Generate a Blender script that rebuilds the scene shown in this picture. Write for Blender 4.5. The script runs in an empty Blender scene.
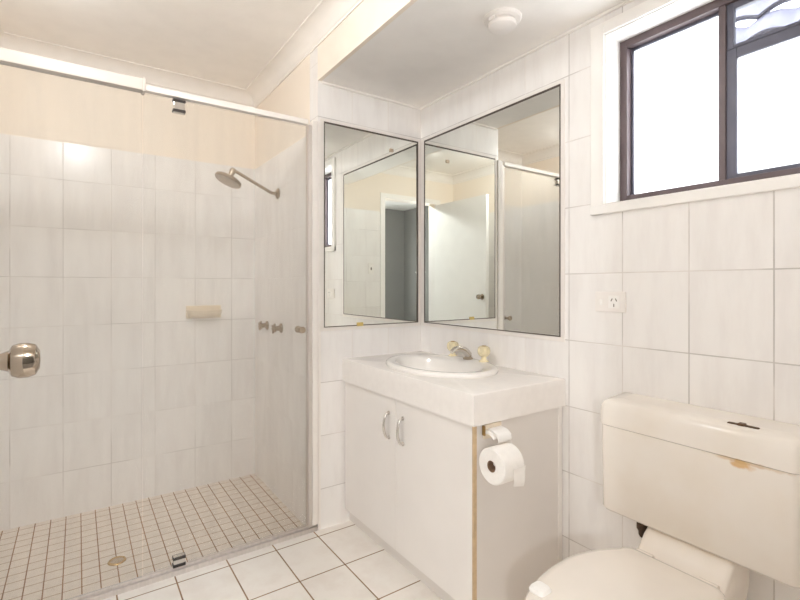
import bpy, bmesh, math, random
from mathutils import Vector, Matrix
random.seed(4)
S = bpy.context.scene
C = S.collection
PI = math.pi

# ------------------------------------------------------------------ camera
cam_data = bpy.data.cameras.new('camera')
cam = bpy.data.objects.new('camera', cam_data)
C.objects.link(cam)
cam.location = (0, 0, 1.28)
cam.rotation_euler = (PI / 2, 0, -0.603)
cam_data.sensor_width = 36
cam_data.lens = 468 / 800 * 36
cam_data.shift_y = -14 / 800
cam_data.clip_start = 0.01
S.camera = cam

# ------------------------------------------------------------------ world, lights, exposure
S.view_settings.view_transform = 'Standard'
S.view_settings.look = 'None'
S.view_settings.gamma = 1
S.view_settings.use_curve_mapping = False
S.view_settings.exposure = 0.34
W = bpy.data.worlds.new('overcast_sky')
S.world = W
W.use_nodes = True
wb = W.node_tree.nodes['Background']
wb.inputs['Color'].default_value = (0.94, 0.97, 1.0, 1)
wb.inputs['Strength'].default_value = 6.5
S.cycles.use_denoising = True
S.cycles.max_bounces = 16
S.cycles.diffuse_bounces = 12
S.cycles.glossy_bounces = 8
S.cycles.transparent_max_bounces = 24
S.cycles.transmission_bounces = 12
S.cycles.caustics_reflective = False
S.cycles.sample_clamp_indirect = 6


FILL_LAMP_POS = (-0.02, 1.45, 2.63)


def fill_light(name, loc, power, rad=0.12):  # point light used for the added, unseen fill sources
    l = bpy.data.lights.new(name, 'POINT')
    l.energy = power
    l.shadow_soft_size = rad
    l.color = (0.95, 0.975, 1.0)
    o = bpy.data.objects.new(name, l)
    C.objects.link(o)
    o.location = loc


fill_light('ceiling_fill_light', (FILL_LAMP_POS[0], FILL_LAMP_POS[1], FILL_LAMP_POS[2] - 0.10), 17.0, 0.08)  # added main fill for the bathroom, kept out of view
HALL_POS = (0.55, -0.90, 2.80)
fill_light('hall_fill_light', (HALL_POS[0], HALL_POS[1], HALL_POS[2] - 0.14), 105.0)  # added fill, brightens floor and lower shower through the doorway
FL = (-0.715, -0.95)
fill_light('floor_stand_fill_light', (FL[0], FL[1], 1.58), 50.0, 0.05)  # added fill, sends light up through the doorway to the low ceiling
SHL_POS = (-0.17, 2.47, 2.63)
fill_light('shower_fill_light', (SHL_POS[0], SHL_POS[1], SHL_POS[2] - 0.14), 1.8)  # added weak fill to brighten the shower, out of view

# ------------------------------------------------------------------ materials
def lin(c):
    r = []
    for v in c:
        v /= 255.0
        r.append(v / 12.92 if v <= 0.04045 else ((v + 0.055) / 1.055) ** 2.4)
    return (*r, 1.0)


class N:
    """thin helper around a node tree"""
    def __init__(s, m):
        m.use_nodes = True
        s.t = m.node_tree
        s.t.nodes.clear()
        s.out = s.t.nodes.new('ShaderNodeOutputMaterial')

    def n(s, typ, **kw):
        o = s.t.nodes.new(typ)
        for k, v in kw.items():
            setattr(o, k, v)
        return o

    def l(s, a, b):
        s.t.links.new(a, b)

    def put(s, sock, v):
        if isinstance(v, bpy.types.NodeSocket):
            s.l(v, sock)
        else:
            sock.default_value = v

    def math(s, op, a, b=0.0, c=0.0):
        o = s.n('ShaderNodeMath', operation=op)
        for i, v in enumerate((a, b, c)):
            s.put(o.inputs[i], v)
        return o.outputs[0]

    def mix(s, f, a, b):
        o = s.n('ShaderNodeMix', data_type='RGBA')
        s.put(o.inputs[0], f)
        s.put(o.inputs[6], a)
        s.put(o.inputs[7], b)
        return o.outputs[2]

    def noise(s, vec, scale, detail=3.0, rough=0.5):
        o = s.n('ShaderNodeTexNoise')
        s.l(vec, o.inputs['Vector'])
        o.inputs['Scale'].default_value = scale
        o.inputs['Detail'].default_value = detail
        o.inputs['Roughness'].default_value = rough
        return o.outputs[0]

    def stretch(s, vec, sc):
        o = s.n('ShaderNodeMapping')
        o.inputs['Scale'].default_value = sc
        s.l(vec, o.inputs['Vector'])
        return o.outputs[0]

    def smooth(s, v, a, b, lo=0.0, hi=1.0):
        o = s.n('ShaderNodeMapRange', interpolation_type='SMOOTHSTEP')
        s.put(o.inputs[0], v)
        for i, x in enumerate((a, b, lo, hi)):
            o.inputs[i + 1].default_value = x
        return o.outputs[0]


def pmat(name, col, rough=0.4, metal=0.0, var=0.03, scale=9.0, sc=(1, 1, 1), bump=0.0, spec=0.5, transmission=0.0, ior=1.45):
    m = bpy.data.materials.new(name)
    k = N(m)
    p = k.n('ShaderNodeBsdfPrincipled')
    k.l(p.outputs[0], k.out.inputs[0])
    tc = k.n('ShaderNodeTexCoord')
    v = k.stretch(tc.outputs['Object'], sc)
    nz = k.noise(v, scale)
    a = lin(col)
    b = tuple(max(0.0, x * (1 - 4 * var)) for x in a[:3]) + (1,)
    k.l(k.mix(k.smooth(nz, 0.3, 0.75), a, b), p.inputs['Base Color'])
    p.inputs['Roughness'].default_value = rough
    p.inputs['Metallic'].default_value = metal
    p.inputs['Specular IOR Level'].default_value = spec
    p.inputs['Transmission Weight'].default_value = transmission
    p.inputs['IOR'].default_value = ior
    if bump:
        bp = k.n('ShaderNodeBump')
        bp.inputs['Strength'].default_value = bump
        bp.inputs['Distance'].default_value = 0.002
        k.l(k.noise(v, scale * 6), bp.inputs['Height'])
        k.l(bp.outputs[0], p.inputs['Normal'])
    return m


def tile_mat(name, au, av, ou, ov, su, sv, gw, tile, tile2, grout, grout_v=None, rough=0.22, paint_above=None, paint=None, streak=(11, 11, 2.2), gv=None, grout_u=None, clean=None):
    """ceramic tiles on world axes au, av with grout lines through ou, ov"""
    m = bpy.data.materials.new(name)
    k = N(m)
    p = k.n('ShaderNodeBsdfPrincipled')
    k.l(p.outputs[0], k.out.inputs[0])
    g = k.n('ShaderNodeNewGeometry')
    sep = k.n('ShaderNodeSeparateXYZ')
    k.l(g.outputs['Position'], sep.inputs[0])

    def edge(ax, o, s):
        q = k.math('DIVIDE', k.math('SUBTRACT', sep.outputs[ax], o), s)
        f = k.math('FRACT', k.math('ADD', q, 100.0))
        d = k.math('MULTIPLY', k.math('SUBTRACT', 0.5, k.math('ABSOLUTE', k.math('SUBTRACT', f, 0.5))), s)
        return d, k.math('FLOOR', q)
    du, iu = edge(au, ou, su)
    dv, iv = edge(av, ov, sv)
    mu = k.smooth(du, gw * 0.35, gw * 0.65 + 0.0006)
    mv = k.smooth(dv, (gv or gw) * 0.35, (gv or gw) * 0.65 + 0.0006)
    wn = k.n('ShaderNodeTexWhiteNoise', noise_dimensions='2D')
    cmb = k.n('ShaderNodeCombineXYZ')
    k.l(iu, cmb.inputs[0])
    k.l(iv, cmb.inputs[1])
    k.l(cmb.outputs[0], wn.inputs['Vector'])
    off = k.n('ShaderNodeVectorMath', operation='MULTIPLY_ADD')
    k.l(wn.outputs['Color'], off.inputs[0])
    off.inputs[1].default_value = (7, 7, 7)
    k.l(g.outputs['Position'], off.inputs[2])
    nz = k.noise(k.stretch(off.outputs[0], streak), 1.0, 5.0, 0.62)
    base = k.mix(k.smooth(nz, 0.38, 0.72), lin(tile), lin(tile2))
    hv = k.n('ShaderNodeHueSaturation')
    k.l(base, hv.inputs['Color'])
    k.l(k.math('ADD', 0.975, k.math('MULTIPLY', wn.outputs['Value'], 0.035)), hv.inputs['Value'])
    gn = k.noise(g.outputs['Position'], 5.0, 3.0)
    gu = k.mix(k.smooth(gn, 0.35, 0.65), lin(grout), tuple(x * 0.72 for x in lin(grout)[:3]) + (1,))
    c = k.mix(mv, lin(grout_v) if grout_v else gu, hv.outputs[0])
    gg = lin(grout_u) if grout_u else gu
    if clean:
        gg = k.mix(k.math('GREATER_THAN', sep.outputs[au], clean), gg, lin((236, 232, 228)))
    c = k.mix(mu, gg, c)
    h = k.math('MINIMUM', mu, mv)
    r = k.math('ADD', rough, k.math('MULTIPLY', k.math('SUBTRACT', 1.0, h), 0.5))
    if paint_above is not None:
        f = k.math('GREATER_THAN', sep.outputs[2], paint_above)
        c = k.mix(f, c, lin(paint))
        h = k.math('MAXIMUM', h, f)
        r = k.math('MAXIMUM', r, k.math('MULTIPLY', f, 0.6))
    k.l(c, p.inputs['Base Color'])
    k.l(r, p.inputs['Roughness'])
    b = k.n('ShaderNodeBump')
    b.inputs['Strength'].default_value = 0.5
    b.inputs['Distance'].default_value = 0.0012
    k.l(h, b.inputs['Height'])
    k.l(b.outputs[0], p.inputs['Normal'])
    return m


def glass_mat(name, haze, tint=(0.975, 0.985, 0.975, 1), refl=0.9):
    m = bpy.data.materials.new(name)
    k = N(m)
    tr = k.n('ShaderNodeBsdfTransparent')
    tr.inputs[0].default_value = tint
    gl = k.n('ShaderNodeBsdfGlossy')
    gl.inputs['Roughness'].default_value = 0.03
    fr = k.n('ShaderNodeFresnel')
    fr.inputs[0].default_value = 1.4
    mx = k.n('ShaderNodeMixShader')
    k.l(k.math('MULTIPLY', fr.outputs[0], refl), mx.inputs[0])
    k.l(tr.outputs[0], mx.inputs[1])
    k.l(gl.outputs[0], mx.inputs[2])
    df = k.n('ShaderNodeBsdfDiffuse')
    df.inputs[0].default_value = lin((238, 232, 226))
    g = k.n('ShaderNodeNewGeometry')
    nz = k.noise(k.stretch(g.outputs['Position'], (14, 14, 1.3)), 1.0, 4.0, 0.6)
    m2 = k.n('ShaderNodeMixShader')
    k.l(k.smooth(nz, 0.35, 0.75, haze * 0.7, haze * 1.3), m2.inputs[0])
    k.l(mx.outputs[0], m2.inputs[1])
    k.l(df.outputs[0], m2.inputs[2])
    k.l(m2.outputs[0], k.out.inputs[0])
    return m


def frosted_mat(name):
    m = bpy.data.materials.new(name)
    k = N(m)
    tl = k.n('ShaderNodeBsdfTranslucent')
    g = k.n('ShaderNodeNewGeometry')
    nz = k.noise(g.outputs['Position'], 160.0, 2.0)
    k.l(k.mix(k.smooth(nz, 0.3, 0.7), (0.96, 0.965, 0.97, 1), (0.92, 0.925, 0.93, 1)), tl.inputs[0])
    gl = k.n('ShaderNodeBsdfGlossy')
    gl.inputs['Roughness'].default_value = 0.25
    mx = k.n('ShaderNodeMixShader')
    mx.inputs[0].default_value = 0.04
    k.l(tl.outputs[0], mx.inputs[1])
    k.l(gl.outputs[0], mx.inputs[2])
    k.l(mx.outputs[0], k.out.inputs[0])
    return m


def stain_mat(name, col, stains, rough=0.12):
    """glazed ceramic with a few rust stains; stains = [(centre xyz, radius xyz, colour, strength)]"""
    m = bpy.data.materials.new(name)
    k = N(m)
    p = k.n('ShaderNodeBsdfPrincipled')
    k.l(p.outputs[0], k.out.inputs[0])
    g = k.n('ShaderNodeNewGeometry')
    nz = k.noise(g.outputs['Position'], 45.0, 4.0)
    n2 = k.noise(g.outputs['Position'], 6.0, 3.0)
    a = lin(col)
    c = k.mix(k.smooth(n2, 0.35, 0.7), a, tuple(x * f for x, f in zip(a[:3], (0.97, 0.955, 0.93))) + (1,))
    for ce, ra, sc, st in stains:
        d = k.n('ShaderNodeVectorMath', operation='SUBTRACT')
        k.l(g.outputs['Position'], d.inputs[0])
        d.inputs[1].default_value = ce
        e = k.n('ShaderNodeVectorMath', operation='DIVIDE')
        k.l(d.outputs[0], e.inputs[0])
        e.inputs[1].default_value = ra
        ln = k.n('ShaderNodeVectorMath', operation='LENGTH')
        k.l(e.outputs[0], ln.inputs[0])
        w = k.math('ADD', ln.outputs['Value'], k.math('MULTIPLY', k.math('SUBTRACT', nz, 0.5), 1.3))
        c = k.mix(k.smooth(w, 0.45, 1.05, st, 0.0), c, lin(sc))
    k.l(c, p.inputs['Base Color'])
    p.inputs['Roughness'].default_value = rough
    return m


TILE, TILE2, GROUT = (246, 244, 242), (239, 236, 234), (227, 222, 218)
CREAM = (246, 236, 223)
M = {}
M['tile_right'] = tile_mat('tile_right', 1, 2, 0.757, 1.331, 0.237, 0.2813, 0.0035, TILE, TILE2, GROUT, clean=1.25)
M['tile_vanity'] = tile_mat('tile_vanity', 0, 2, 1.483, 1.331, 0.237, 0.2813, 0.003, TILE, TILE2, GROUT, grout_u=(232, 227, 222))
M['tile_back'] = tile_mat('tile_back', 0, 2, -0.07, 1.331, 0.237, 0.2813, 0.003, TILE, TILE2, (234, 230, 226), paint_above=2.11, paint=CREAM)
M['tile_side'] = tile_mat('tile_side', 1, 2, 3.33, 1.331, 0.237, 0.2813, 0.003, TILE, TILE2, (234, 230, 226), paint_above=2.11, paint=CREAM)
M['tile_front'] = tile_mat('tile_front', 0, 2, 0.6, 1.331, 0.237, 0.2813, 0.003, TILE, TILE2, (234, 230, 226), paint_above=2.11, paint=CREAM)
M['floor'] = tile_mat('floor_tile', 0, 1, 1.012, 2.206, 0.2198, 0.2903, 0.0052, (243, 239, 233), (236, 230, 223), (156, 124, 92), rough=0.3, streak=(9, 9, 9))
M['shower_floor'] = tile_mat('shower_floor_tile', 0, 1, 0.015, 2.30, 0.0705, 0.0705, 0.0042, (236, 226, 215), (228, 217, 205), (160, 118, 78), grout_v=(184, 156, 126), rough=0.4, streak=(20, 20, 20), gv=0.0048)
M['cream'] = pmat('cream_paint', CREAM, 0.6, var=0.01, bump=0.05)
M['ceiling'] = pmat('ceiling_paint', (249, 246, 242), 0.7, var=0.008, bump=0.05)
M['cornice'] = pmat('cornice_paint', (245, 241, 236), 0.6, var=0.008)
M['gloss_white'] = pmat('gloss_white_paint', (248, 246, 243), 0.3, var=0.006)
M['door_white'] = pmat('door_white_paint', (244, 243, 241), 0.35, var=0.008)
M['white_lam'] = pmat('white_laminate', (240, 236, 232), 0.28, var=0.008, scale=4)
M['counter'] = pmat('countertop_laminate', (244, 240, 236), 0.25, var=0.008, scale=30)
M['panel'] = pmat('grey_white_panel', (230, 225, 220), 0.4, var=0.012, scale=3)
M['edge_beige'] = pmat('raw_board_edge', (214, 188, 152), 0.6, var=0.04, scale=30)
M['porcelain'] = pmat('basin_porcelain', (247, 244, 240), 0.08, var=0.006)
M['plastic'] = pmat('white_plastic', (243, 239, 235), 0.35, var=0.008)
M['ivory'] = pmat('ivory_plastic', (236, 224, 204), 0.3, var=0.02)
M['seat'] = pmat('seat_plastic', (240, 233, 224), 0.22, var=0.012, scale=4)
M['paper'] = pmat('toilet_paper', (247, 244, 240), 0.95, var=0.008, scale=60, bump=0.2)
M['card'] = pmat('cardboard_core', (150, 120, 95), 0.9, var=0.05)
M['chrome'] = pmat('chrome', (215, 210, 205), 0.12, 1.0, var=0.02)
M['dull_chrome'] = pmat('worn_chrome', (186, 172, 155), 0.3, 1.0, var=0.05, scale=40)
M['knob_chrome'] = pmat('door_knob_chrome', (176, 162, 146), 0.10, 1.0, var=0.03, scale=30)
M['alu'] = pmat('brushed_aluminium', (216, 208, 202), 0.45, 0.4, var=0.03, sc=(1, 1, 0.05), scale=60)
M['white_alu'] = pmat('white_powder_coat', (240, 235, 230), 0.35, var=0.01)
M['rail'] = pmat('rail_powder_coat', (214, 207, 199), 0.4, var=0.01)
M['bronze_win'] = pmat('bronze_window_frame', (102, 88, 90), 0.4, 0.1, var=0.04)
M['dark_steel'] = pmat('dark_window_frame', (98, 98, 112), 0.4, 0.1, var=0.04)
M['black'] = pmat('dark_clip', (60, 55, 52), 0.4, var=0.05)
M['mirror_edge'] = pmat('mirror_dark_edge', (92, 82, 74), 0.35, 0.2, var=0.06, scale=50)
M['brass'] = pmat('aged_brass', (196, 162, 108), 0.3, 1.0, var=0.08, scale=60)
M['gold_acrylic'] = pmat('yellowed_acrylic', (248, 236, 200), 0.15, var=0.05, scale=50)
M['yellow_clip'] = pmat('yellowed_clip', (222, 196, 120), 0.4, var=0.05)
M['rubber'] = pmat('brown_rubber', (74, 54, 38), 0.6, var=0.08, scale=60)
M['rust'] = pmat('rusty_slot', (104, 78, 56), 0.6, var=0.1, scale=90)
M['glass'] = glass_mat('shower_glass', 0.05, (0.992, 0.996, 0.992, 1), 0.55)
M['clear'] = glass_mat('clear_window_glass', 0.01, (0.97, 0.98, 0.985, 1))
M['frosted'] = frosted_mat('frosted_window_glass')
M['mirror'] = pmat('mirror_silver', (238, 240, 236), 0.0, 1.0, var=0.002)
M['cistern'] = stain_mat('cistern_ceramic', (241, 235, 227), [((1.529, 0.537, 0.780), (0.03, 0.036, 0.016), (216, 172, 106), 0.8), ((1.529, 0.53, 0.788), (0.03, 0.11, 0.008), (205, 168, 118), 0.5)])
M['toilet_pan'] = stain_mat('toilet_pan_ceramic', (240, 233, 224), [])
M['dark_slot'] = pmat('dark_socket_slot', (120, 112, 104), 0.6, var=0.03)
M['grey_wall'] = pmat('grey_bedroom_paint', (134, 132, 128), 0.7, var=0.01)
M['carpet'] = pmat('grey_carpet', (150, 146, 142), 0.95, var=0.06, scale=80, bump=0.4)
M['fan'] = pmat('grey_fan_blade', (150, 150, 150), 0.5, var=0.03)
M['roof'] = pmat('grey_roof_tile', (104, 104, 120), 0.6, var=0.05, scale=20)
M['roof_gap'] = pmat('roof_tile_edge', (44, 42, 52), 0.8, var=0.05)
m = bpy.data.materials.new('fill_lamp_diffuser')  # glow of the added fill fixtures
k = N(m)
em = k.n('ShaderNodeEmission')
em.inputs[0].default_value = (1, 0.93, 0.84, 1)
em.inputs[1].default_value = 2.0
k.l(em.outputs[0], k.out.inputs[0])
M['lamp'] = m

# ------------------------------------------------------------------ mesh helpers
class MB:
    def __init__(s):
        s.bm = bmesh.new()

    def _merge(s, b):
        me = bpy.data.meshes.new('tmp')
        b.to_mesh(me)
        b.free()
        s.bm.from_mesh(me)
        bpy.data.meshes.remove(me)

    def box(s, x0, x1, y0, y1, z0, z1, bev=0.0, seg=2, rot=None, piv=None):
        b = bmesh.new()
        bmesh.ops.create_cube(b, size=1)
        for v in b.verts:
            v.co = Vector(((x0 + x1) / 2 + v.co.x * (x1 - x0), (y0 + y1) / 2 + v.co.y * (y1 - y0), (z0 + z1) / 2 + v.co.z * (z1 - z0)))
        if bev:
            bmesh.ops.bevel(b, geom=b.edges[:], offset=bev, segments=seg, affect='EDGES', profile=0.5)
            b.normal_update()
            for f in b.faces:
                f.smooth = max(abs(c) for c in f.normal) < 0.999
        if rot:
            pv = Vector(piv) if piv else Vector(((x0 + x1) / 2, (y0 + y1) / 2, (z0 + z1) / 2))
            bmesh.ops.rotate(b, verts=b.verts, cent=pv, matrix=rot)
        s._merge(b)
        return s

    def loft(s, rings, cap0=True, cap1=True, closed=True):
        vs = [[s.bm.verts.new(p) for p in r] for r in rings]
        n = len(rings[0])
        for a, b in zip(vs, vs[1:]):
            for i in range(n if closed else n - 1):
                j = (i + 1) % n
                s.bm.faces.new((a[i], a[j], b[j], b[i])).smooth = True
        if cap0:
            s.bm.faces.new(list(reversed(vs[0])))
        if cap1:
            s.bm.faces.new(vs[-1])
        return s

    def lathe(s, prof, o, ax=(0, 0, 1), n=28, cap0=True, cap1=True):
        """prof = [(radius, height along ax)]"""
        q = Vector((0, 0, 1)).rotation_difference(Vector(ax).normalized())
        o = Vector(o)
        rings = [[o + q @ Vector((max(r, 1e-5) * math.cos(2 * PI * i / n), max(r, 1e-5) * math.sin(2 * PI * i / n), h)) for i in range(n)] for r, h in prof]
        return s.loft(rings, cap0, cap1)

    def tube(s, pts, r, n=12):
        pts = [Vector(p) for p in pts]
        rr = r if isinstance(r, (list, tuple)) else [r] * len(pts)
        rings = []
        up = Vector((0.13, 0.31, 0.94))
        for i, p in enumerate(pts):
            d = (pts[min(i + 1, len(pts) - 1)] - pts[max(i - 1, 0)]).normalized()
            a = (up - d * up.dot(d)).normalized()
            b = d.cross(a)
            up = a
            rings.append([p + (a * math.cos(2 * PI * j / n) + b * math.sin(2 * PI * j / n)) * rr[i] for j in range(n)])
        return s.loft(rings)

    def build(s, name, mat, parent=None, at=None, angle=35):
        bm = s.bm
        bmesh.ops.recalc_face_normals(bm, faces=bm.faces)
        if parent is not None:
            o0 = Vector(parent['_o'])
        elif at is not None:
            o0 = Vector(at)
        else:
            xs = [v.co.x for v in bm.verts]; ys = [v.co.y for v in bm.verts]; zs = [v.co.z for v in bm.verts]
            o0 = Vector(((min(xs) + max(xs)) / 2, (min(ys) + max(ys)) / 2, min(zs)))
        for v in bm.verts:
            v.co -= o0
        ca = math.radians(angle)
        for e in bm.edges:
            e.smooth = len(e.link_faces) == 2 and e.calc_face_angle(PI) < ca
        me = bpy.data.meshes.new(name)
        bm.to_mesh(me)
        bm.free()
        me.materials.append(M[mat])
        o = bpy.data.objects.new(name, me)
        C.objects.link(o)
        o['_o'] = tuple(o0)
        if parent is not None:
            o.parent = parent
        else:
            o.location = o0
        return o


def tag(o, label, cat, group=None):
    o['label'] = label
    o['category'] = cat
    if group:
        o['group'] = group
    return o


def thing(name, loc, label, cat, group=None):
    o = bpy.data.objects.new(name, None)
    C.objects.link(o)
    o.location = loc
    o['_o'] = tuple(loc)
    o.empty_display_size = 0.05
    return tag(o, label, cat, group)


def struct(o, label=None, cat=None):
    o['kind'] = 'structure'
    if label:
        tag(o, label, cat)
    return o


def bez(p, n=14):
    """Catmull-Rom through points"""
    p = [Vector(q) for q in p]
    out = []
    for i in range(len(p) - 1):
        a, b, c, d = p[max(i - 1, 0)], p[i], p[i + 1], p[min(i + 2, len(p) - 1)]
        for j in range(n):
            t = j / n
            out.append(0.5 * ((2 * b) + (c - a) * t + (2 * a - 5 * b + 4 * c - d) * t * t + (3 * b - a - 3 * c + d) * t ** 3))
    out.append(p[-1])
    return out


# ------------------------------------------------------------------ room geometry
XL, XR, XS = -0.42, 1.72, 1.04        # left wall, window wall, shower side wall / bulkhead face
YV, YS, YF = 2.275, 3.33, 0.12        # vanity wall, shower back wall, door wall
ZH, ZL, ZSF = 2.63, 2.362, -0.055     # high ceiling, low ceiling, shower floor
T = 0.10
WY0, WY1, WZ0, WZ1 = 0.34, 1.066, 1.60, 2.275   # window opening
DX0, DX1, DZ = -0.14, 0.60, 2.27                 # door opening
WT = 0.14                                         # window wall thickness

struct(MB().box(XL, XR, -0.02, 2.262, -0.08, 0.0).build('floor', 'floor'), 'white rectangular floor tiles with brown grout beside the vanity', 'floor')
struct(MB().box(XL, XS, 2.262, YS, -0.135, ZSF).build('floor_shower', 'shower_floor'), 'small square cream tiles with brown grout on the shower floor', 'floor')
w = MB()
w.box(XR, XR + WT, -0.02, YV + 0.1, -0.08, WZ0)
w.box(XR, XR + WT, -0.02, YV + 0.1, WZ1, 2.75)
w.box(XR, XR + WT, WY1, YV + 0.1, WZ0, WZ1)
w.box(XR, XR + WT, -0.02, WY0, WZ0, WZ1)
struct(w.build('wall_right', 'tile_right'), 'white tiled wall with the window, behind basin and toilet', 'wall')
struct(MB().box(XS, XR, YV, YV + T, -0.08, 2.75).build('wall_vanity', 'tile_vanity'), 'short white tiled wall at the left end of the vanity', 'wall')
struct(MB().box(XS, XS + 0.06, YV + T, YS, -0.135, 2.75).build('wall_shower', 'tile_side'), 'shower side wall with taps and shower arm', 'wall')
struct(MB().box(XL - T, XS + 0.06, YS, YS + T, -0.135, 2.75).build('wall_back', 'tile_back'), 'white tiled back wall of the shower, cream paint above', 'wall')
struct(MB().box(XL - T, XL, -0.02, YS, -0.135, 2.75).build('wall_left', 'tile_side'))
w = MB()
w.box(XL, DX0, YF - T - 0.04, YF, -0.08, 2.9)
w.box(DX1, XR, YF - T - 0.04, YF, -0.08, 2.9)
w.box(DX0, DX1, YF - T - 0.04, YF, DZ, 2.9)
struct(w.build('wall_front', 'tile_front'), 'tiled door wall seen in the mirrors', 'wall')
struct(MB().box(XL, XS, YF, YS, ZH, ZH + 0.1).build('ceiling', 'ceiling'), 'higher flat white ceiling above the shower', 'ceiling')
struct(MB().box(XS + 0.02, XR, YF, YV, ZL, ZL + 0.1).build('ceiling_low', 'ceiling'), 'lower flat white ceiling above vanity and toilet', 'ceiling')
struct(MB().box(XS, XS + 0.02, YF, YV, ZL, ZH).build('wall_bulkhead', 'cream'), 'cream painted bulkhead face between the two ceiling heights', 'wall')


def cove(a, b, inward, name, label):
    """plaster cove cornice along a->b (points on the wall face), profile going inward"""
    a, b, inward = Vector(a), Vector(b), Vector(inward)
    s_ = 0.09
    prof = [(0, 0), (0.006, 0), (0.006, 0.012)]
    for i in range(9):
        t = i / 8 * PI / 2
        prof.append((0.010 + (s_ - 0.022) * (1 - math.cos(t)), 0.016 + (s_ - 0.022) * math.sin(t)))
    prof += [(s_ - 0.006, s_ - 0.006), (s_, s_ - 0.006), (s_, s_), (0, s_)]

    def ring(p, e):
        return [p + inward * u + Vector((0, 0, ZH - s_ + v)) + e * u for u, v in prof]
    d = (b - a).normalized()
    return struct(MB().loft([ring(a, d), ring(b, -d)]).build(name, 'cornice', angle=25), label, 'cornice')


cove((XL, YS, 0), (XS, YS, 0), (0, -1, 0), 'trim_1', 'white plaster cove cornice along the shower back wall')
cove((XS, YS, 0), (XS, YF, 0), (-1, 0, 0), 'trim_2', 'white plaster cove cornice running along the cream bulkhead')
cove((XL, YF, 0), (XL, YS, 0), (1, 0, 0), 'trim_3', 'white plaster cove cornice along the left wall')
cove((XS, YF, 0), (XL, YF, 0), (0, 1, 0), 'trim_4', 'white plaster cove cornice above the door')

# white corner trim where tiled wall ends beside the shower
struct(MB().box(1.037, 1.052, 2.262, 2.2745, 0.0, 2.145, 0.002).build('trim_5', 'white_alu'), 'white vertical tile edge trim beside the shower frame', 'trim')
# thin coving line under the low ceiling
struct(MB().box(XS + 0.02, XR - 0.012, YV - 0.012, YV, ZL - 0.012, ZL, 0.003).box(XR - 0.012, XR, YF, YV, ZL - 0.012, ZL, 0.003).build('trim_6', 'ceiling'), 'thin plaster bead where tiles meet the low ceiling', 'trim')

# ------------------------------------------------------------------ window
wn_ = struct(thing('window_1', (XR, (WY0 + WY1) / 2, WZ0), 'dark framed window with frosted panes in a white reveal', 'window'))
tr_ = MB()
d_ = 0.057
tr_.box(XR - 0.012, XR + 0.002, WY1, WY1 + d_, WZ0 - 0.035, WZ1 + 0.047, 0.003)
tr_.box(XR - 0.012, XR + 0.002, WY0 - d_, WY0, WZ0 - 0.035, WZ1 + 0.047, 0.003)
tr_.box(XR - 0.012, XR + 0.002, WY0, WY1, WZ1, WZ1 + 0.047, 0.003)
tr_.box(XR - 0.016, XR + 0.002, WY0 - d_, WY1 + d_, WZ0 - 0.035, WZ0, 0.003)
tr_.build('window_trim', 'gloss_white', wn_)
rv = MB()
rv.box(XR, XR + WT, WY1 - 0.004, WY1 + 0.003, WZ0, WZ1)
rv.box(XR, XR + WT, WY0 - 0.003, WY0 + 0.004, WZ0, WZ1)
rv.box(XR, XR + WT, WY0, WY1, WZ1 - 0.004, WZ1 + 0.003)
rv.loft([[Vector((XR - 0.012, y, WZ0 - 0.01)), Vector((XR + WT, y, WZ0 - 0.01)), Vector((XR + WT, y, WZ0 + 0.03)), Vector((XR - 0.012, y, WZ0 + 0.004))] for y in (WY0, WY1)])
rv.build('window_reveal', 'gloss_white', wn_)
FX = XR + 0.098
fr = MB()
fr.box(FX, FX + 0.055, WY1 - 0.034, WY1 - 0.004, WZ0 + 0.022, WZ1 - 0.004, 0.002)
fr.box(FX, FX + 0.055, WY0 + 0.004, WY0 + 0.034, WZ0 + 0.022, WZ1 - 0.004, 0.002)
fr.box(FX + 0.001, FX + 0.054, WY0 + 0.033, WY1 - 0.033, WZ1 - 0.034, WZ1 - 0.004, 0.002)
fr.box(FX + 0.001, FX + 0.054, WY0 + 0.033, WY1 - 0.033, WZ0 + 0.022, WZ0 + 0.044, 0.002)
fr.build('window_frame', 'bronze_win', wn_)
MB().box(FX + 0.004, FX + 0.05, 0.686, 0.708, WZ0 + 0.04, WZ1 - 0.03, 0.002).build('mullion', 'bronze_win', wn_)


def sash(y0, y1, z0, z1, x, st, mat, pane):
    f = MB()
    f.box(x, x + 0.022, y0, y0 + st, z0, z1, 0.002)
    f.box(x, x + 0.022, y1 - st, y1, z0, z1, 0.002)
    f.box(x, x + 0.022, y0 + st, y1 - st, z1 - st, z1, 0.002)
    f.box(x, x + 0.022, y0 + st, y1 - st, z0, z0 + st * 0.5, 0.002)
    so = f.build('sash', mat, wn_)
    MB().box(x + 0.008, x + 0.013, y0 + st * 0.8, y1 - st * 0.8, z0 + st * 0.4, z1 - st * 0.8).build('pane', pane, so)
    return so


sash(0.700, 1.036, WZ0 + 0.042, WZ1 - 0.032, FX + 0.03, 0.013, 'dark_steel', 'frosted')
sash(0.37, 0.690, WZ0 + 0.042, 2.085, FX + 0.012, 0.034, 'dark_steel', 'frosted')
sash(0.37, 0.690, 2.087, WZ1 - 0.032, FX + 0.014, 0.024, 'dark_steel', 'clear')

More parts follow.
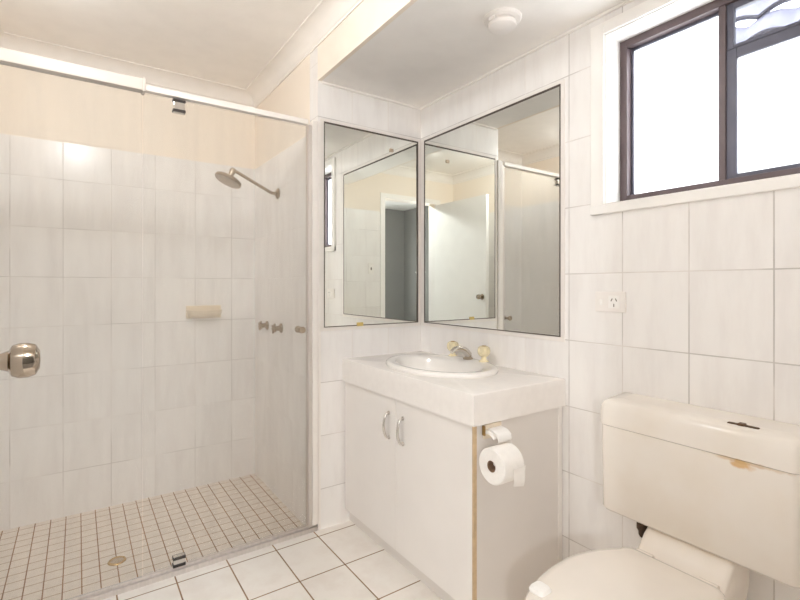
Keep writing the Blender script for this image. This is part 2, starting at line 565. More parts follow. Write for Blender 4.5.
# ------------------------------------------------------------------ door (open, beside the camera)
dr = struct(MB().box(-0.157, -0.120, YF + 0.006, YF + 0.87, 0.008, DZ - 0.02, 0.002).build('door_1', 'door_white'), 'open white flush door leaf left of the shower view', 'door')
kb = MB()
KY, KZ = 0.928, 1.165
kb.lathe([(0.004, 0.0), (0.031, 0.0), (0.031, 0.004), (0.027, 0.008), (0.014, 0.010), (0.0125, 0.024), (0.016, 0.033), (0.0235, 0.037), (0.0268, 0.045), (0.0268, 0.057), (0.0235, 0.066), (0.014, 0.071), (0.0, 0.072)], (-0.120, KY, KZ), (1, 0, 0), 36)
kn = kb.build('door_knob', 'knob_chrome', dr)
ar = MB()
for x0, x1 in ((DX1 - 0.004, DX1 + 0.055),):
    ar.box(x0, x1, YF, YF + 0.014, 0, DZ + 0.05, 0.003)
ar.box(DX0 - 0.07, DX0 + 0.004, YF, YF + 0.004, 0, DZ + 0.05, 0.001)
ar.box(DX0 + 0.004, DX1 - 0.004, YF, YF + 0.014, DZ - 0.004, DZ + 0.05, 0.003)
struct(ar.build('trim_7', 'gloss_white'), 'white door architrave seen in the mirrors', 'trim')
ls = thing('light_switch', (0.776, YF, 1.44), 'small white light switch on the door wall, seen in the left mirror', 'switch')
MB().box(0.74, 0.812, YF, YF + 0.008, 1.41, 1.53, 0.003).build('plate', 'plastic', ls)
MB().box(0.768, 0.784, YF + 0.008, YF + 0.013, 1.455, 1.485, 0.002).build('rocker', 'dark_slot', ls)

# ------------------------------------------------------------------ bedroom beyond the door (seen in the mirrors)
BY = -3.2
struct(MB().box(-2.0, 2.6, BY, -0.02, -0.09, -0.01).build('floor_bedroom', 'carpet'))
struct(MB().box(-2.0, 2.6, BY, -0.02, 2.8, 2.9).build('ceiling_bedroom', 'ceiling'))
w = MB()
w.box(-2.0, 2.6, BY - 0.1, BY, -0.09, 0.9)
w.box(-2.0, 2.6, BY - 0.1, BY, 2.2, 2.9)
w.box(-2.0, -1.35, BY - 0.1, BY, 0.9, 2.2)
w.box(-0.45, 2.6, BY - 0.1, BY, 0.9, 2.2)
struct(w.build('wall_bedroom_far', 'grey_wall'))
struct(MB().box(-2.1, -2.0, BY - 0.1, -0.02, -0.09, 2.9).build('wall_bedroom_left', 'grey_wall'))
struct(MB().box(2.6, 2.7, BY - 0.1, -0.02, -0.09, 2.9).build('wall_bedroom_right', 'grey_wall'))
struct(MB().box(-2.0, XL - T, -0.12, -0.02, -0.09, 2.9).box(XR + WT, 2.6, -0.12, -0.02, -0.09, 2.9).build('wall_bedroom_near', 'grey_wall'))
cf = thing('ceiling_fan', (0.95, -1.75, 2.30), 'grey ceiling fan in the room beyond the door, seen in the left mirror', 'fan')
MB().lathe([(0.05, 0.30), (0.05, 0.27), (0.014, 0.26), (0.014, 0.08), (0.08, 0.06), (0.10, 0.03), (0.08, 0.0), (0.0, -0.01)], (0.95, -1.75, 2.30), (0, 0, 1), 28).build('motor', 'fan', cf)
for i in range(4):
    a = i * PI / 2 + 0.5
    MB().box(0.95 + 0.09, 0.95 + 0.60, -1.75 - 0.06, -1.75 + 0.06, 2.325, 2.333, 0.003, rot=Matrix.Rotation(a, 3, 'Z'), piv=(0.95, -1.75, 2.33)).build('blade', 'fan', cf)

# ------------------------------------------------------------------ carport roof outside the window
rf = thing('carport', (2.9, 0.6, -0.1), 'pale scalloped carport roof glimpsed above the right window sash', 'carport')
for r in range(4):
    b = MB()
    rows = []
    for j in range(2):
        rows.append([Vector((2.75 + 0.085 * (r + j), -0.9 + i * 0.015, 2.33 + 0.16 * (r + j) + 0.035 * abs(math.sin((-0.9 + i * 0.015 + 0.05 * r) * 15)) + (0.03 if j == 0 else 0.0))) for i in range(161)])
    lo_ = [[p - Vector((-0.01, 0, 0.012)) for p in q] for q in rows]
    b.loft([rows[0], rows[1], lo_[1], lo_[0], rows[0]], False, False, closed=False)
    b.build('roof_course', 'roof', rf)
    e_ = MB()
    e_.tube([q + Vector((-0.012, 0, -0.004)) for q in rows[0]], 0.010, 6)
    e_.build('roof_edge', 'roof_gap', rf)
for y in (-0.85, 1.45):
    MB().box(2.79, 2.83, y, y + 0.04, -0.1, 2.36).build('post', 'roof', rf)

# ------------------------------------------------------------------ added fill lamps (unseen, out of frame) and vent
for lp, lbl in ((FILL_LAMP_POS, 'added round fill light, unseen, in the middle of the higher ceiling'), (HALL_POS, 'added round fill light, unseen, in the room beyond the door'), (SHL_POS, 'added round fill light, unseen, above the shower floor')):
    cl = thing('added_ceiling_lamp', lp, lbl, 'lamp')
    MB().lathe([(0.15, 0), (0.15, -0.03), (0.13, -0.035), (0.13, 0)], lp, (0, 0, 1), 40, False, False).build('base', 'plastic', cl)
    MB().lathe([(0.129, -0.024), (0.128, -0.028), (0.10, -0.034), (0.05, -0.037), (0.0, -0.038)], lp, (0, 0, 1), 40, True, True).build('diffuser', 'lamp', cl)

fl_ = thing('added_floor_lamp', (FL[0], FL[1], -0.01), 'added slim fill lamp, unseen, in the room beyond the door', 'lamp')  # invented stand for the added fill light behind the camera
MB().lathe([(0.0, 0), (0.14, 0), (0.14, 0.015), (0.02, 0.03), (0.0, 0.03)], (FL[0], FL[1], -0.01), (0, 0, 1), 32).build('base', 'plastic', fl_)
MB().tube([(FL[0], FL[1], 0.01), (FL[0], FL[1], 1.42)], 0.011, 12).build('pole', 'plastic', fl_)
MB().lathe([(0.0, 0), (0.03, 0.004), (0.06, 0.04), (0.075, 0.08), (0.072, 0.08), (0.056, 0.042), (0.0, 0.012)], (FL[0], FL[1], 1.41), (0, 0, 1), 32, False, False).build('shade', 'plastic', fl_)

vx, vy = 1.412, 1.322
cv = thing('ceiling_vent', (vx, vy, ZL), 'round white vent on the low ceiling left of the window', 'vent')
MB().lathe([(0.0, 0), (0.076, 0), (0.076, -0.006), (0.070, -0.012), (0.052, -0.014), (0.050, -0.008), (0.0, -0.008)], (vx, vy, ZL), (0, 0, 1), 40, False, False).build('base_plate', 'plastic', cv)
MB().lathe([(0.050, -0.008), (0.052, -0.018), (0.056, -0.022), (0.058, -0.028), (0.054, -0.038), (0.040, -0.044), (0.0, -0.047)], (vx, vy, ZL), (0, 0, 1), 40, False, True).build('cover', 'plastic', cv)
MB().box(vx - 0.062, vx - 0.042, vy - 0.016, vy + 0.016, ZL - 0.026, ZL - 0.010, 0.003).build('tab', 'plastic', cv)

# ------------------------------------------------------------------ shower screen
fx0 = XL
sf = thing('shower_screen', (0.3, 2.282, 0), 'clear glass shower screen with pale rail above and floor track', 'shower screen')
MB().box(XL, 0.232, 2.258, 2.304, 2.113, 2.162, 0.004).box(0.226, 0.238, 2.254, 2.308, 2.108, 2.165, 0.002).build('head_rail', 'rail', sf)
MB().box(0.238, 0.985, 2.266, 2.300, 2.117, 2.143, 0.003).build('head_rail', 'white_alu', sf)
MB().box(XL, 1.034, 2.262, 2.304, -0.055, 0.020, 0.003).box(XL, 1.034, 2.276, 2.292, 0.020, 0.032, 0.002).build('floor_track', 'alu', sf)
jb = MB()
jb.box(1.006, 1.036, 2.262, 2.306, 0.032, 2.143, 0.003)
jb.build('jamb', 'white_alu', sf)
MB().box(0.984, 1.006, 2.268, 2.302, 0.032, 2.117, 0.002).build('channel', 'alu', sf)

MB().box(XL + 0.005, 0.226, 2.279, 2.285, 0.033, 2.112).build('fixed_pane', 'glass', sf)
sd = MB().box(0.232, 0.980, 2.279, 2.285, 0.040, 2.108).build('door', 'glass', sf)
for z0, z1, nm in ((2.052, 2.110, 'top_pivot'), (0.032, 0.078, 'bottom_pivot')):
    MB().box(0.348, 0.396, 2.270, 2.294, z0, z1, 0.003).build(nm, 'chrome', sd)
    for a, b in ((z0, z0 + 0.014), (z1 - 0.014, z1)):
        MB().box(0.346, 0.398, 2.266, 2.298, a + 0.001, b - 0.001, 0.002).build('clamp', 'black', sd)
dk = MB()
dk.lathe([(0.008, 0), (0.008, 0.012), (0.014, 0.015), (0.018, 0.024), (0.016, 0.032), (0.0, 0.034)], (0.945, 2.279, 1.055), (0, -1, 0), 24)
dk.lathe([(0.008, 0), (0.008, 0.012), (0.014, 0.015), (0.018, 0.024), (0.016, 0.032), (0.0, 0.034)], (0.945, 2.285, 1.055), (0, 1, 0), 24)
dk.build('knob', 'dull_chrome', sd)

# shower head on its arm
sh = thing('shower', (XS, 2.867, 1.85), 'chrome shower head on a long arm on the shower side wall', 'shower head')
MB().lathe([(0.0, 0), (0.034, 0), (0.034, 0.004), (0.022, 0.012), (0.013, 0.016), (0.0, 0.016)], (XS, 2.867, 1.862), (-1, 0, 0), 28).build('flange', 'dull_chrome', sh)
MB().tube(bez([(XS - 0.01, 2.867, 1.862), (XS - 0.045, 2.867, 1.864), (XS - 0.08, 2.867, 1.880), (XS - 0.18, 2.867, 1.928), (XS - 0.258, 2.867, 1.965), (XS - 0.275, 2.867, 1.962)], 8), 0.0095, 14).build('arm', 'dull_chrome', sh)
ca = Vector((-0.42, -0.02, -0.9)).normalized()
hc = Vector((0.762, 2.867, 1.965))
hd = MB()
hd.lathe([(0.0, -0.018), (0.014, -0.016), (0.019, -0.004), (0.017, 0.012), (0.013, 0.03), (0.018, 0.038), (0.060, 0.046), (0.077, 0.054), (0.079, 0.068), (0.074, 0.074), (0.0, 0.076)], hc, ca, 40)
hd.build('rose', 'dull_chrome', sh)
for ty, lbl in ((3.07, 'chrome shower tap nearer the back corner'), (2.81, 'chrome shower tap nearer the glass door')):
    tp = thing('shower_tap', (XS, ty, 1.0), lbl, 'tap', 'shower taps')
    MB().lathe([(0, 0), (0.030, 0), (0.029, 0.006), (0.017, 0.012), (0.014, 0.035), (0.0, 0.036)], (XS, ty, 1.018), (-1, 0, 0), 24).build('flange', 'dull_chrome', tp)
    hb = MB()
    hb.lathe([(0.0, 0.034), (0.014, 0.034), (0.017, 0.045), (0.014, 0.058), (0.0, 0.060)], (XS, ty, 1.018), (-1, 0, 0), 20)
    for q in range(4):
        a = q * PI / 2 + 0.5
        d = Vector((0, math.cos(a), math.sin(a)))
        c = Vector((XS - 0.047, ty, 1.018))
        hb.tube([c + d * 0.008, c + d * 0.028, c + d * 0.034], [0.006, 0.0075, 0.005], 10)
    hb.build('handle', 'dull_chrome', tp)

# soap dish
sx0, sx1 = 0.585, 0.805
so = MB()
rings = []
for t, dz, dep in ((0.0, 0.0, 0.0), (0.0, 0.0, 0.055), (0.02, 0.0, 0.085), (0.035, 0.0, 0.095)):
    pass
n_ = 32


def dring(hw, dep, z):
    r = []
    for i in range(n_):
        a = PI * i / (n_ - 1)
        x = math.copysign(abs(math.cos(a)) ** 0.45, math.cos(a)) * hw
        y = abs(math.sin(a)) ** 0.55 * dep
        r.append(Vector(((sx0 + sx1) / 2 + x, YS - y, z)))
    return r


so.loft([dring(0.075, 0.045, 1.068), dring(0.10, 0.085, 1.085), dring(0.108, 0.10, 1.112), dring(0.108, 0.10, 1.122), dring(0.098, 0.088, 1.122), dring(0.09, 0.08, 1.108), dring(0.07, 0.05, 1.100)])
so.box(sx0, sx1, YS - 0.012, YS, 1.066, 1.150, 0.005)
tag(so.build('soap_dish', 'ivory'), 'cream ceramic soap dish on the shower back wall', 'soap dish')
fd = thing('floor_drain', (0.157, 2.65, ZSF), 'round brass floor drain in the shower floor', 'drain')
MB().lathe([(0.028, 0.0), (0.028, 0.004), (0.037, 0.004), (0.040, 0.0)], (0.157, 2.65, ZSF), (0, 0, 1), 32, False, False).build('ring', 'brass', fd)
gr = MB()
gr.lathe([(0.0, 0.002), (0.028, 0.002), (0.028, 0.0)], (0.157, 2.65, ZSF), (0, 0, 1), 32, False, False)
for i in range(-2, 3):
    L = math.sqrt(0.026 ** 2 - (i * 0.009) ** 2)
    gr.box(0.157 - L, 0.157 + L, 2.65 + i * 0.009 - 0.002, 2.65 + i * 0.009 + 0.002, ZSF + 0.001, ZSF + 0.0035)
gr.build('grate', 'dull_chrome', fd)

# ------------------------------------------------------------------ mirrors
def mirror(axis, a0, a1, label, ta0, ta1):
    z0, z1 = 1.060, 2.152
    o = thing('wall_mirror', (1.4, YV, z0) if axis == 'x' else (XR, 1.75, z0), label, 'mirror')

    def bx(m, p0, p1, d0, d1, za, zb, bev=0.0):
        if axis == 'x':
            m.box(p0, p1, YV - d1, YV - d0, za, zb, bev)
        else:
            m.box(XR - d1, XR - d0, p0, p1, za, zb, bev)
        return m
    bx(MB(), a0 + 0.003, a1 - 0.003, 0.002, 0.0060, z0 + 0.004, z1 - 0.004).build('glass', 'mirror', o)
    e = MB()
    bx(e, a0, a1, 0.0, 0.0075, z1 - 0.009, z1)
    bx(e, a0, a1, 0.0, 0.0075, z0, z0 + 0.0045)
    w0, w1 = (0.0042, 0.007) if axis == 'x' else (0.0042, 0.007)
    bx(e, a0, a0 + w0, 0.0, 0.0075, z0 + 0.0045, z1 - 0.009)
    bx(e, a1 - w1, a1, 0.0, 0.0075, z0 + 0.0045, z1 - 0.009)
    e.build('dark_edge', 'mirror_edge', o)
    t = MB()
    bx(t, ta0, ta1, 0.0, 0.005, z1, z1 + 0.014, 0.001)
    bx(t, ta0, ta1, 0.0, 0.005, z0 - 0.020, z0, 0.001)
    bx(t, ta0, a0, 0.0, 0.005, z0, z1, 0.001)
    bx(t, a1, ta1, 0.0, 0.005, z0, z1, 0.001)
    t.build('white_trim', 'white_alu', o)
    return o


ml = mirror('x', 1.074, 1.695, 'wall mirror facing the room on the short tiled wall', 1.053, 1.713)
mr = mirror('y', 1.270, 2.233, 'wide wall mirror above the basin on the window wall', 1.250, 2.268)
MB().box(1.488, 1.514, YV - 0.012, YV - 0.0076, 2.058, 2.078, 0.002).build('clip', 'dull_chrome', ml)
MB().box(1.272, 1.312, YV - 0.010, YV - 0.0076, 1.058, 1.078, 0.001).build('clip', 'yellow_clip', ml)

# ------------------------------------------------------------------ vanity
CX0, CX1, CY0, CY1 = 1.184, 1.718, 1.247, 2.273
CT, CB = 0.885, 0.768
vc = thing('vanity_cabinet', (1.45, 1.76, 0), 'white two-door vanity cabinet under the basin', 'cabinet')
FXD = 1.196
ca_ = MB()
ca_.box(FXD + 0.019, 1.716, 2.250, 2.268, 0.09, CB)
ca_.box(1.700, 1.716, 1.285, 2.250, 0.09, CB)
ca_.box(FXD + 0.02, 1.700, 1.285, 2.250, 0.09, 0.106)
ca_.build('carcass', 'white_lam', vc)
MB().box(FXD + 0.019, 1.690, 1.265, 1.283, 0.0, CB).build('end_panel', 'panel', vc)
MB().box(1.690, 1.716, 1.261, 1.285, 0.0, CB, 0.002).build('scribe_strip', 'white_lam', vc)
MB().box(FXD + 0.001, FXD + 0.0185, 1.2625, 1.270, 0.060, CB, 0.001).build('board_edge', 'edge_beige', vc)
MB().box(FXD + 0.030, FXD + 0.045, 1.285, 2.268, 0.0, 0.09).build('kick_panel', 'panel', vc)


def vdoor(y0, y1, hy):
    d = MB().box(FXD, FXD + 0.018, y0, y1, 0.072, CB - 0.003, 0.0015).build('door', 'white_lam', vc)
    h = MB()
    pts = bez([(FXD, hy, 0.575), (FXD - 0.016, hy, 0.580), (FXD - 0.027, hy, 0.605), (FXD - 0.030, hy, 0.632), (FXD - 0.027, hy, 0.660), (FXD - 0.016, hy, 0.684), (FXD, hy, 0.689)], 6)
    h.tube(pts, 0.0058, 12)
    h.lathe([(0.0, 0), (0.010, 0), (0.009, 0.004), (0.0, 0.005)], (FXD, hy, 0.575), (-1, 0, 0), 16)
    h.lathe([(0.0, 0), (0.010, 0), (0.009, 0.004), (0.0, 0.005)], (FXD, hy, 0.689), (-1, 0, 0), 16)
    h.build('handle', 'chrome', d)


vdoor(1.772, 2.262, 1.827)
vdoor(1.2705, 1.768, 1.713)

# countertop with an oval cut-out
BCX, BCY, BAX, BAY = 1.455, 1.775, 0.232, 0.322
ct = MB()
corner = [math.atan2((y - BCY), (x - BCX)) for x in (CX0, CX1) for y in (CY0, CY1)]
angs = sorted([i * 2 * PI / 72 - PI for i in range(72)] + corner)


def rect_pt(a, z, ins=0.0):
    c, s_ = math.cos(a), math.sin(a)
    t = 1e9
    if abs(c) > 1e-9:
        t = min(t, ((CX1 if c > 0 else CX0) - BCX) / c)
    if abs(s_) > 1e-9:
        t = min(t, ((CY1 if s_ > 0 else CY0) - BCY) / s_)
    x, y = BCX + c * t, BCY + s_ * t
    if ins:
        x = min(max(x, CX0 + ins), CX1 - ins)
        y = min(max(y, CY0 + ins), CY1 - ins)
    return Vector((x, y, z))


def ell_pt(a, z, f=0.86):
    c, s_ = math.cos(a), math.sin(a)
    r = 1 / math.sqrt((c / (BAX * f)) ** 2 + (s_ / (BAY * f)) ** 2)
    return Vector((BCX + c * r, BCY + s_ * r, z))


ct.loft([[ell_pt(a, CT - 0.03) for a in angs], [ell_pt(a, CT) for a in angs], [rect_pt(a, CT, 0.005) for a in angs], [rect_pt(a, CT - 0.0018, 0.0015) for a in angs], [rect_pt(a, CT - 0.005) for a in angs], [rect_pt(a, CT - 0.03) for a in angs], [ell_pt(a, CT - 0.03) for a in angs]], False, False)
ct.box(CX0, CX0 + 0.011, CY0, CY1, CB, CT - 0.03)
ct.box(CX0 + 0.011, CX1, CY0, CY0 + 0.014, CB, CT - 0.03)
bmesh.ops.remove_doubles(ct.bm, verts=ct.bm.verts, dist=1e-5)
cto = tag(ct.build('vanity_countertop', 'counter', angle=50), 'white laminate countertop with deep front edge around the basin', 'countertop')

# basin
bs = thing('wash_basin', (BCX, BCY, CT), 'oval white drop-in basin set into the countertop', 'basin')
bm_ = MB()
na = 64


def er(ax, ay, z, ox=0.0):
    return [Vector((BCX + ox + ax * math.cos(2 * PI * i / na), BCY + ay * math.sin(2 * PI * i / na), z)) for i in range(na)]


bm_.loft([er(0.180, 0.255, CT - 0.02), er(0.185, 0.260, CT + 0.0005), er(BAX - 0.003, BAY - 0.003, CT + 0.0005), er(BAX, BAY, CT + 0.006), er(BAX - 0.002, BAY - 0.002, CT + 0.016), er(BAX - 0.010, BAY - 0.010, CT + 0.022), er(BAX - 0.022, BAY - 0.022, CT + 0.022, -0.001),
          er(0.172, 0.262, CT + 0.018, -0.014), er(0.164, 0.254, CT + 0.004, -0.018), er(0.154, 0.243, CT - 0.025, -0.018), er(0.134, 0.212, CT - 0.07, -0.016), er(0.09, 0.135, CT - 0.105, -0.014), er(0.045, 0.06, CT - 0.118, -0.012), er(0.02, 0.02, CT - 0.120, -0.012), er(0.02, 0.02, CT - 0.128, -0.012)], False, True)
bm_.loft([er(0.180, 0.255, CT - 0.02), er(0.169, 0.252, CT - 0.05, -0.01), er(0.142, 0.220, CT - 0.085, -0.014), er(0.09, 0.14, CT - 0.115, -0.014), er(0.03, 0.03, CT - 0.132, -0.012)], False, True)
bmesh.ops.remove_doubles(bm_.bm, verts=bm_.bm.verts, dist=1e-5)
bm_.build('bowl', 'porcelain', bs, angle=60)
MB().lathe([(0.0, 0.003), (0.017, 0.003), (0.0195, 0.0), (0.0195, -0.004)], (BCX - 0.012, BCY, CT - 0.119), (0, 0, 1), 24, False, False).build('waste', 'chrome', bs)

# basin taps
TX = 1.650
TZ = CT + 0.0195
tp = thing('basin_spout', (TX, BCY + 0.005, TZ), 'chrome basin spout between two yellowed handles', 'tap')
MB().lathe([(0, 0), (0.026, 0), (0.026, 0.006), (0.018, 0.012), (0.017, 0.034), (0.0, 0.036)], (TX, BCY + 0.005, TZ), (0, 0, 1), 28).build('base', 'dull_chrome', tp)
MB().tube(bez([(TX, BCY + 0.005, TZ + 0.022), (TX - 0.014, BCY + 0.005, TZ + 0.040), (TX - 0.045, BCY + 0.005, TZ + 0.056), (TX - 0.085, BCY + 0.005, TZ + 0.058), (TX - 0.112, BCY + 0.005, TZ + 0.044)], 8), [0.020 - 0.009 * min(1, i / 30) for i in range(33)], 16).build('spout', 'chrome', tp)
for hy, lbl in ((1.905, 'yellowed clear basin tap handle left of the spout'), (1.672, 'yellowed clear basin tap handle right of the spout')):
    t2 = thing('basin_tap', (TX + 0.005, hy, TZ), lbl, 'tap', 'basin tap handles')
    MB().lathe([(0, 0), (0.025, 0), (0.024, 0.005), (0.014, 0.012), (0.011, 0.026), (0.0, 0.027)], (TX + 0.005, hy, TZ), (0, 0, 1), 24).build('base', 'gold_acrylic', t2)
    kb = MB()
    rings = []
    for r, h in ((0.012, 0.024), (0.021, 0.030), (0.030, 0.040), (0.032, 0.056), (0.029, 0.070), (0.018, 0.078)):
        rings.append([Vector((TX + 0.005 + r * (1 - 0.10 * (i % 4 == 0)) * math.cos(2 * PI * i / 32), hy + r * (1 - 0.10 * (i % 4 == 0)) * math.sin(2 * PI * i / 32), TZ + h)) for i in range(32)])
    kb.loft(rings)
    kb.build('handle', 'gold_acrylic', t2)
    MB().lathe([(0.0, 0.078), (0.011, 0.078), (0.010, 0.081), (0.0, 0.082)], (TX + 0.005, hy, TZ), (0, 0, 1), 20).build('cap', 'brass', t2)

# ------------------------------------------------------------------ toilet roll and holder
HY = 1.265
RX0, RX1, RY, RZ, RR = 1.214, 1.318, 1.190, 0.636, 0.065
th = thing('toilet_roll_holder', (1.285, HY, 0.66), 'cream and white roll holder fixed to the vanity end panel', 'holder')
MB().box(1.246, 1.338, HY - 0.009, HY, 0.708, 0.762, 0.003).build('back_plate', 'ivory', th)
for x in (1.246, 1.326):
    MB().tube(bez([(x + 0.005, HY - 0.006, 0.736), (x + 0.005, HY - 0.035, 0.738), (x + 0.005, HY - 0.058, 0.722)], 6), 0.007, 12).build('arm', 'plastic', th)
fl = MB()
pr = []
for i in range(9):
    t = i / 8
    a = -0.2 + t * 1.25
    pr.append((HY - 0.012 - 0.055 * math.sin(t * 1.5), 0.748 - 0.034 * t * t))
fl.loft([[Vector((1.262, y, z)) for y, z in pr] + [Vector((1.262, y + 0.003, z - 0.006)) for y, z in reversed(pr)], [Vector((1.330, y, z)) for y, z in pr] + [Vector((1.330, y + 0.003, z - 0.006)) for y, z in reversed(pr)]])
fl.build('flap', 'gloss_white', th)
MB().box(1.2405, 1.2455, HY - 0.016, HY - 0.002, 0.724, 0.760, 0.001).build('hinge_pin', 'brass', th)
rl = thing('toilet_roll', ((RX0 + RX1) / 2, RY, RZ - RR), 'white toilet roll hanging on the vanity end panel', 'toilet roll')
rb = MB()
rb.lathe([(0.021, 0.0), (RR - 0.004, 0.0), (RR, 0.004), (RR, RX1 - RX0 - 0.004), (RR - 0.004, RX1 - RX0), (0.021, RX1 - RX0), (0.021, 0.0)], (RX0, RY, RZ), (1, 0, 0), 48, False, False)
rb.build('paper', 'paper', rl)
MB().lathe([(0.0205, 0.001), (0.0205, RX1 - RX0 - 0.001), (0.0185, RX1 - RX0 - 0.001), (0.0185, 0.001), (0.0205, 0.001)], (RX0, RY, RZ), (1, 0, 0), 28, False, False).build('core', 'card', rl)
sp = MB()
nn = 12
l0, l1 = [], []
for i in range(nn):
    t = i / (nn - 1)
    z = RZ + 0.004 - 0.072 * t
    y = RY - RR - 0.0022 + 0.012 * t * t + 0.002 * math.sin(t * 6)
    l0.append((RX0 + 0.040 + 0.012 * t, y, z - 0.004 * math.sin(t * 5)))
    l1.append((RX1 - 0.002, y - 0.002, z + 0.006 * math.sin(t * 5)))
ringsA = [[Vector(a), Vector(b), Vector(b) + Vector((0, -0.001, 0)), Vector(a) + Vector((0, -0.001, 0))] for a, b in zip(l0, l1)]
sp.loft(ringsA)
sp.build('loose_sheet', 'paper', rl)
# rod through the core that carries the roll: a wire loop down from the arms
wl = MB()
wl.tube(bez([(1.328, HY - 0.055, 0.722), (1.334, HY - 0.062, 0.69), (1.334, RY, 0.645), (1.330, RY, RZ + 0.004)], 6), 0.003, 8)
wl.tube([(1.333, RY, RZ + 0.006), (1.232, RY, RZ + 0.006)], 0.008, 12)
wl.build('rod', 'plastic', th)

# ------------------------------------------------------------------ power outlet
po = thing('power_outlet', (XR, 1.04, 1.178), 'white power outlet on the tiles below the window trim', 'outlet')
MB().box(XR - 0.009, XR, 0.978, 1.104, 1.178, 1.258, 0.003).build('plate', 'plastic', po)
MB().box(XR - 0.013, XR - 0.009, 1.070, 1.082, 1.205, 1.229, 0.0015).build('switch', 'gloss_white', po)
MB().box(XR - 0.0105, XR - 0.009, 1.000, 1.046, 1.194, 1.243, 0.0005).build('socket_face', 'gloss_white', po)
for (y, z, r) in ((1.032, 1.226, 0.5), (1.014, 1.226, -0.5), (1.023, 1.205, 0.0)):
    MB().box(XR - 0.0112, XR - 0.0104, y - 0.0018, y + 0.0018, z - 0.006, z + 0.006, rot=Matrix.Rotation(r, 3, 'X')).build('slot', 'dark_slot', po)

# ------------------------------------------------------------------ toilet
TY = 0.69
to = thing('toilet', (1.35, TY, 0), 'cream ceramic toilet with closed lid and rust-stained cistern', 'toilet')


def rr_ring(x0, x1, y0, y1, r, z, n=8, yt=0.0):
    """rounded rectangle ring"""
    pts = []
    for cx, cy, a0 in ((x1 - r, y1 - r, 0), (x0 + r, y1 - r, PI / 2), (x0 + r, y0 + r, PI), (x1 - r, y0 + r, 1.5 * PI)):
        for i in range(n + 1):
            a = a0 + i / n * PI / 2
            pts.append(Vector((cx + r * math.cos(a), cy + r * math.sin(a), z)))
    return pts




def cring(*a):
    """cistern section, a little wider at the wall than at the front"""
    r = rr_ring(*a)
    yc = (a[2] + a[3]) / 2
    return [Vector((p.x, yc + (p.y - yc) * (1 + 0.10 * (p.x - 1.53) / 0.19), p.z)) for p in r]


cY0, cY1 = 0.410, 0.968
cs = MB()
cs.loft([cring(1.560, 1.712, cY0 + 0.016, cY1 - 0.016, 0.022, 0.484), cring(1.546, 1.715, cY0 + 0.006, cY1 - 0.006, 0.022, 0.488), cring(1.536, 1.716, cY0 + 0.001, cY1 - 0.001, 0.022, 0.500), cring(1.531, 1.716, cY0, cY1, 0.020, 0.790)])
cis = cs.build('cistern', 'cistern', to, angle=50)
ld = MB()
ld.loft([cring(1.532, 1.716, cY0 + 0.002, cY1 - 0.002, 0.018, 0.7905), cring(1.527, 1.717, cY0 - 0.003, cY1 + 0.003, 0.02, 0.793), cring(1.526, 1.717, cY0 - 0.004, cY1 + 0.004, 0.02, 0.800), cring(1.529, 1.717, cY0 - 0.003, cY1 + 0.003, 0.02, 0.846), cring(1.533, 1.717, cY0, cY1, 0.02, 0.862), cring(1.540, 1.717, cY0 + 0.004, cY1 - 0.004, 0.018, 0.872), cring(1.552, 1.7165, cY0 + 0.012, cY1 - 0.012, 0.014, 0.877), cring(1.600, 1.710, cY0 + 0.05, cY1 - 0.05, 0.010, 0.879)])
lid = ld.build('cistern_lid', 'cistern', cis, angle=40)
MB().box(1.570, 1.584, 0.510, 0.588, 0.872, 0.8815, 0.003).box(1.568, 1.590, 0.544, 0.562, 0.874, 0.8845, 0.003).build('flush_slot', 'rust', cis)


# pan: lofted egg sections
def egg(xf, xb, hw, z, n=28, wb=0.70):
    """plan of a bowl or lid: round front at xf, narrower squarish back at xb"""
    xm = xf + (xb - xf) * 0.60
    rc = 0.035 * hw / 0.2
    half = []
    for i in range(n + 1):
        a = PI - i / n * PI / 2
        half.append((xm + (xm - xf) * math.cos(a), hw * math.sin(a)))
    for i in range(1, n // 2):
        t = i / (n // 2)
        half.append((xm + (xb - rc - xm) * t, hw * (1 - (1 - wb) * t * t)))
    wbk = hw * wb
    for i in range(7):
        a = PI / 2 - i / 6 * PI / 2
        half.append((xb - rc + rc * math.cos(a), wbk - rc + rc * math.sin(a)))
    half.append((xb, 0.0))
    pts = [Vector((x, TY + y, z)) for x, y in half]
    pts += [Vector((x, TY - y, z)) for x, y in half[-2:0:-1]]
    return pts


pn = MB()
pn.loft([egg(1.06, 1.60, 0.115, 0.0), egg(1.06, 1.60, 0.115, 0.02), egg(1.09, 1.58, 0.095, 0.10), egg(1.05, 1.57, 0.110, 0.20), egg(0.97, 1.56, 0.160, 0.29), egg(0.93, 1.53, 0.185, 0.35), egg(0.915, 1.50, 0.193, 0.385), egg(0.92, 1.49, 0.189, 0.396), egg(0.96, 1.43, 0.150, 0.396), egg(0.97, 1.41, 0.140, 0.36), egg(1.03, 1.36, 0.09, 0.26), egg(1.12, 1.28, 0.04, 0.22)])
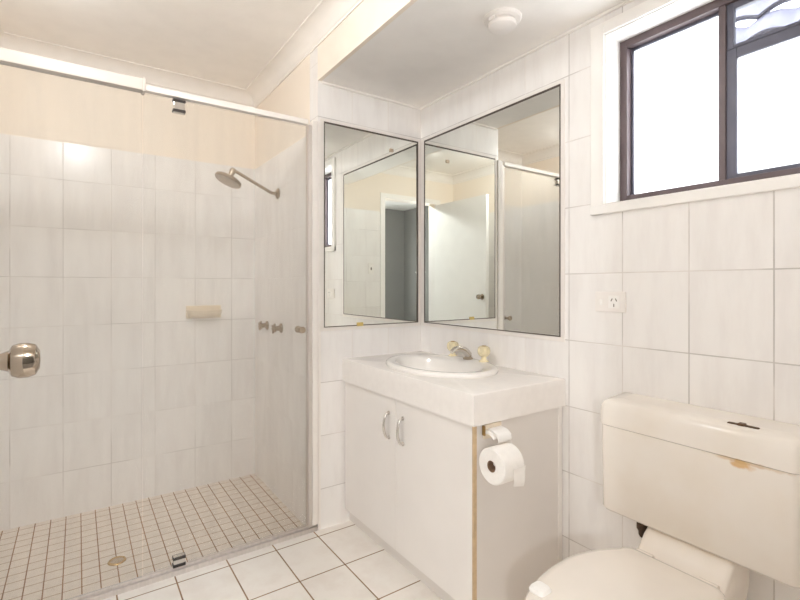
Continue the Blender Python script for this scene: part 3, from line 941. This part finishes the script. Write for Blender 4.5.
# rear platform that carries the cistern
pn.loft([[Vector((x, TY + y, z)) for y, z in ((-0.095, 0.15), (0.095, 0.15), (0.115, 0.30), (0.128, 0.39), (0.128, zt - 0.014), (0.124, zt - 0.004), (0.112, zt), (-0.112, zt), (-0.124, zt - 0.004), (-0.128, zt - 0.014), (-0.128, 0.39), (-0.115, 0.30))] for x, zt in ((1.430, 0.408), (1.45, 0.410), (1.478, 0.416), (1.50, 0.430), (1.52, 0.450), (1.54, 0.472), (1.56, 0.4835), (1.66, 0.4835))])
pn.build('bowl', 'toilet_pan', to, angle=50)

st = MB()
st.loft([egg(0.885, 1.462, 0.203, 0.4115), egg(0.880, 1.465, 0.207, 0.415), egg(0.880, 1.465, 0.207, 0.422), egg(0.886, 1.460, 0.202, 0.4255)])
st.build('seat', 'seat', to, angle=50)
li = MB()
li.loft([egg(0.880, 1.464, 0.207, 0.427), egg(0.874, 1.468, 0.212, 0.430), egg(0.874, 1.468, 0.212, 0.436), egg(0.880, 1.464, 0.207, 0.4415), egg(0.905, 1.45, 0.188, 0.4455), egg(1.0, 1.40, 0.13, 0.448), egg(1.12, 1.33, 0.05, 0.449)])
lo = li.build('seat_lid', 'seat', to, angle=50)
MB().loft([rr_ring(1.020, 1.066, 0.815, 0.861, 0.012, 0.442), rr_ring(1.018, 1.068, 0.813, 0.863, 0.013, 0.449), rr_ring(1.022, 1.064, 0.817, 0.859, 0.012, 0.457), rr_ring(1.032, 1.054, 0.826, 0.850, 0.008, 0.460)]).build('bumper', 'gloss_white', lo)
for y in (TY - 0.09, TY + 0.09):
    MB().tube([(1.478, y - 0.025, 0.428), (1.478, y + 0.025, 0.428)], 0.011, 14).build('hinge', 'seat', to)
MB().lathe([(0.0, 0), (0.008, 0), (0.012, 0.008), (0.013, 0.02), (0.018, 0.028), (0.018, 0.044), (0.012, 0.05), (0.0, 0.05)], (1.568, TY + 0.146, 0.4345), (0, 0, 1), 20).build('fixing_nut', 'rubber', to)

# tidy helper property
for o in bpy.data.objects:
    if '_o' in o:
        del o['_o']
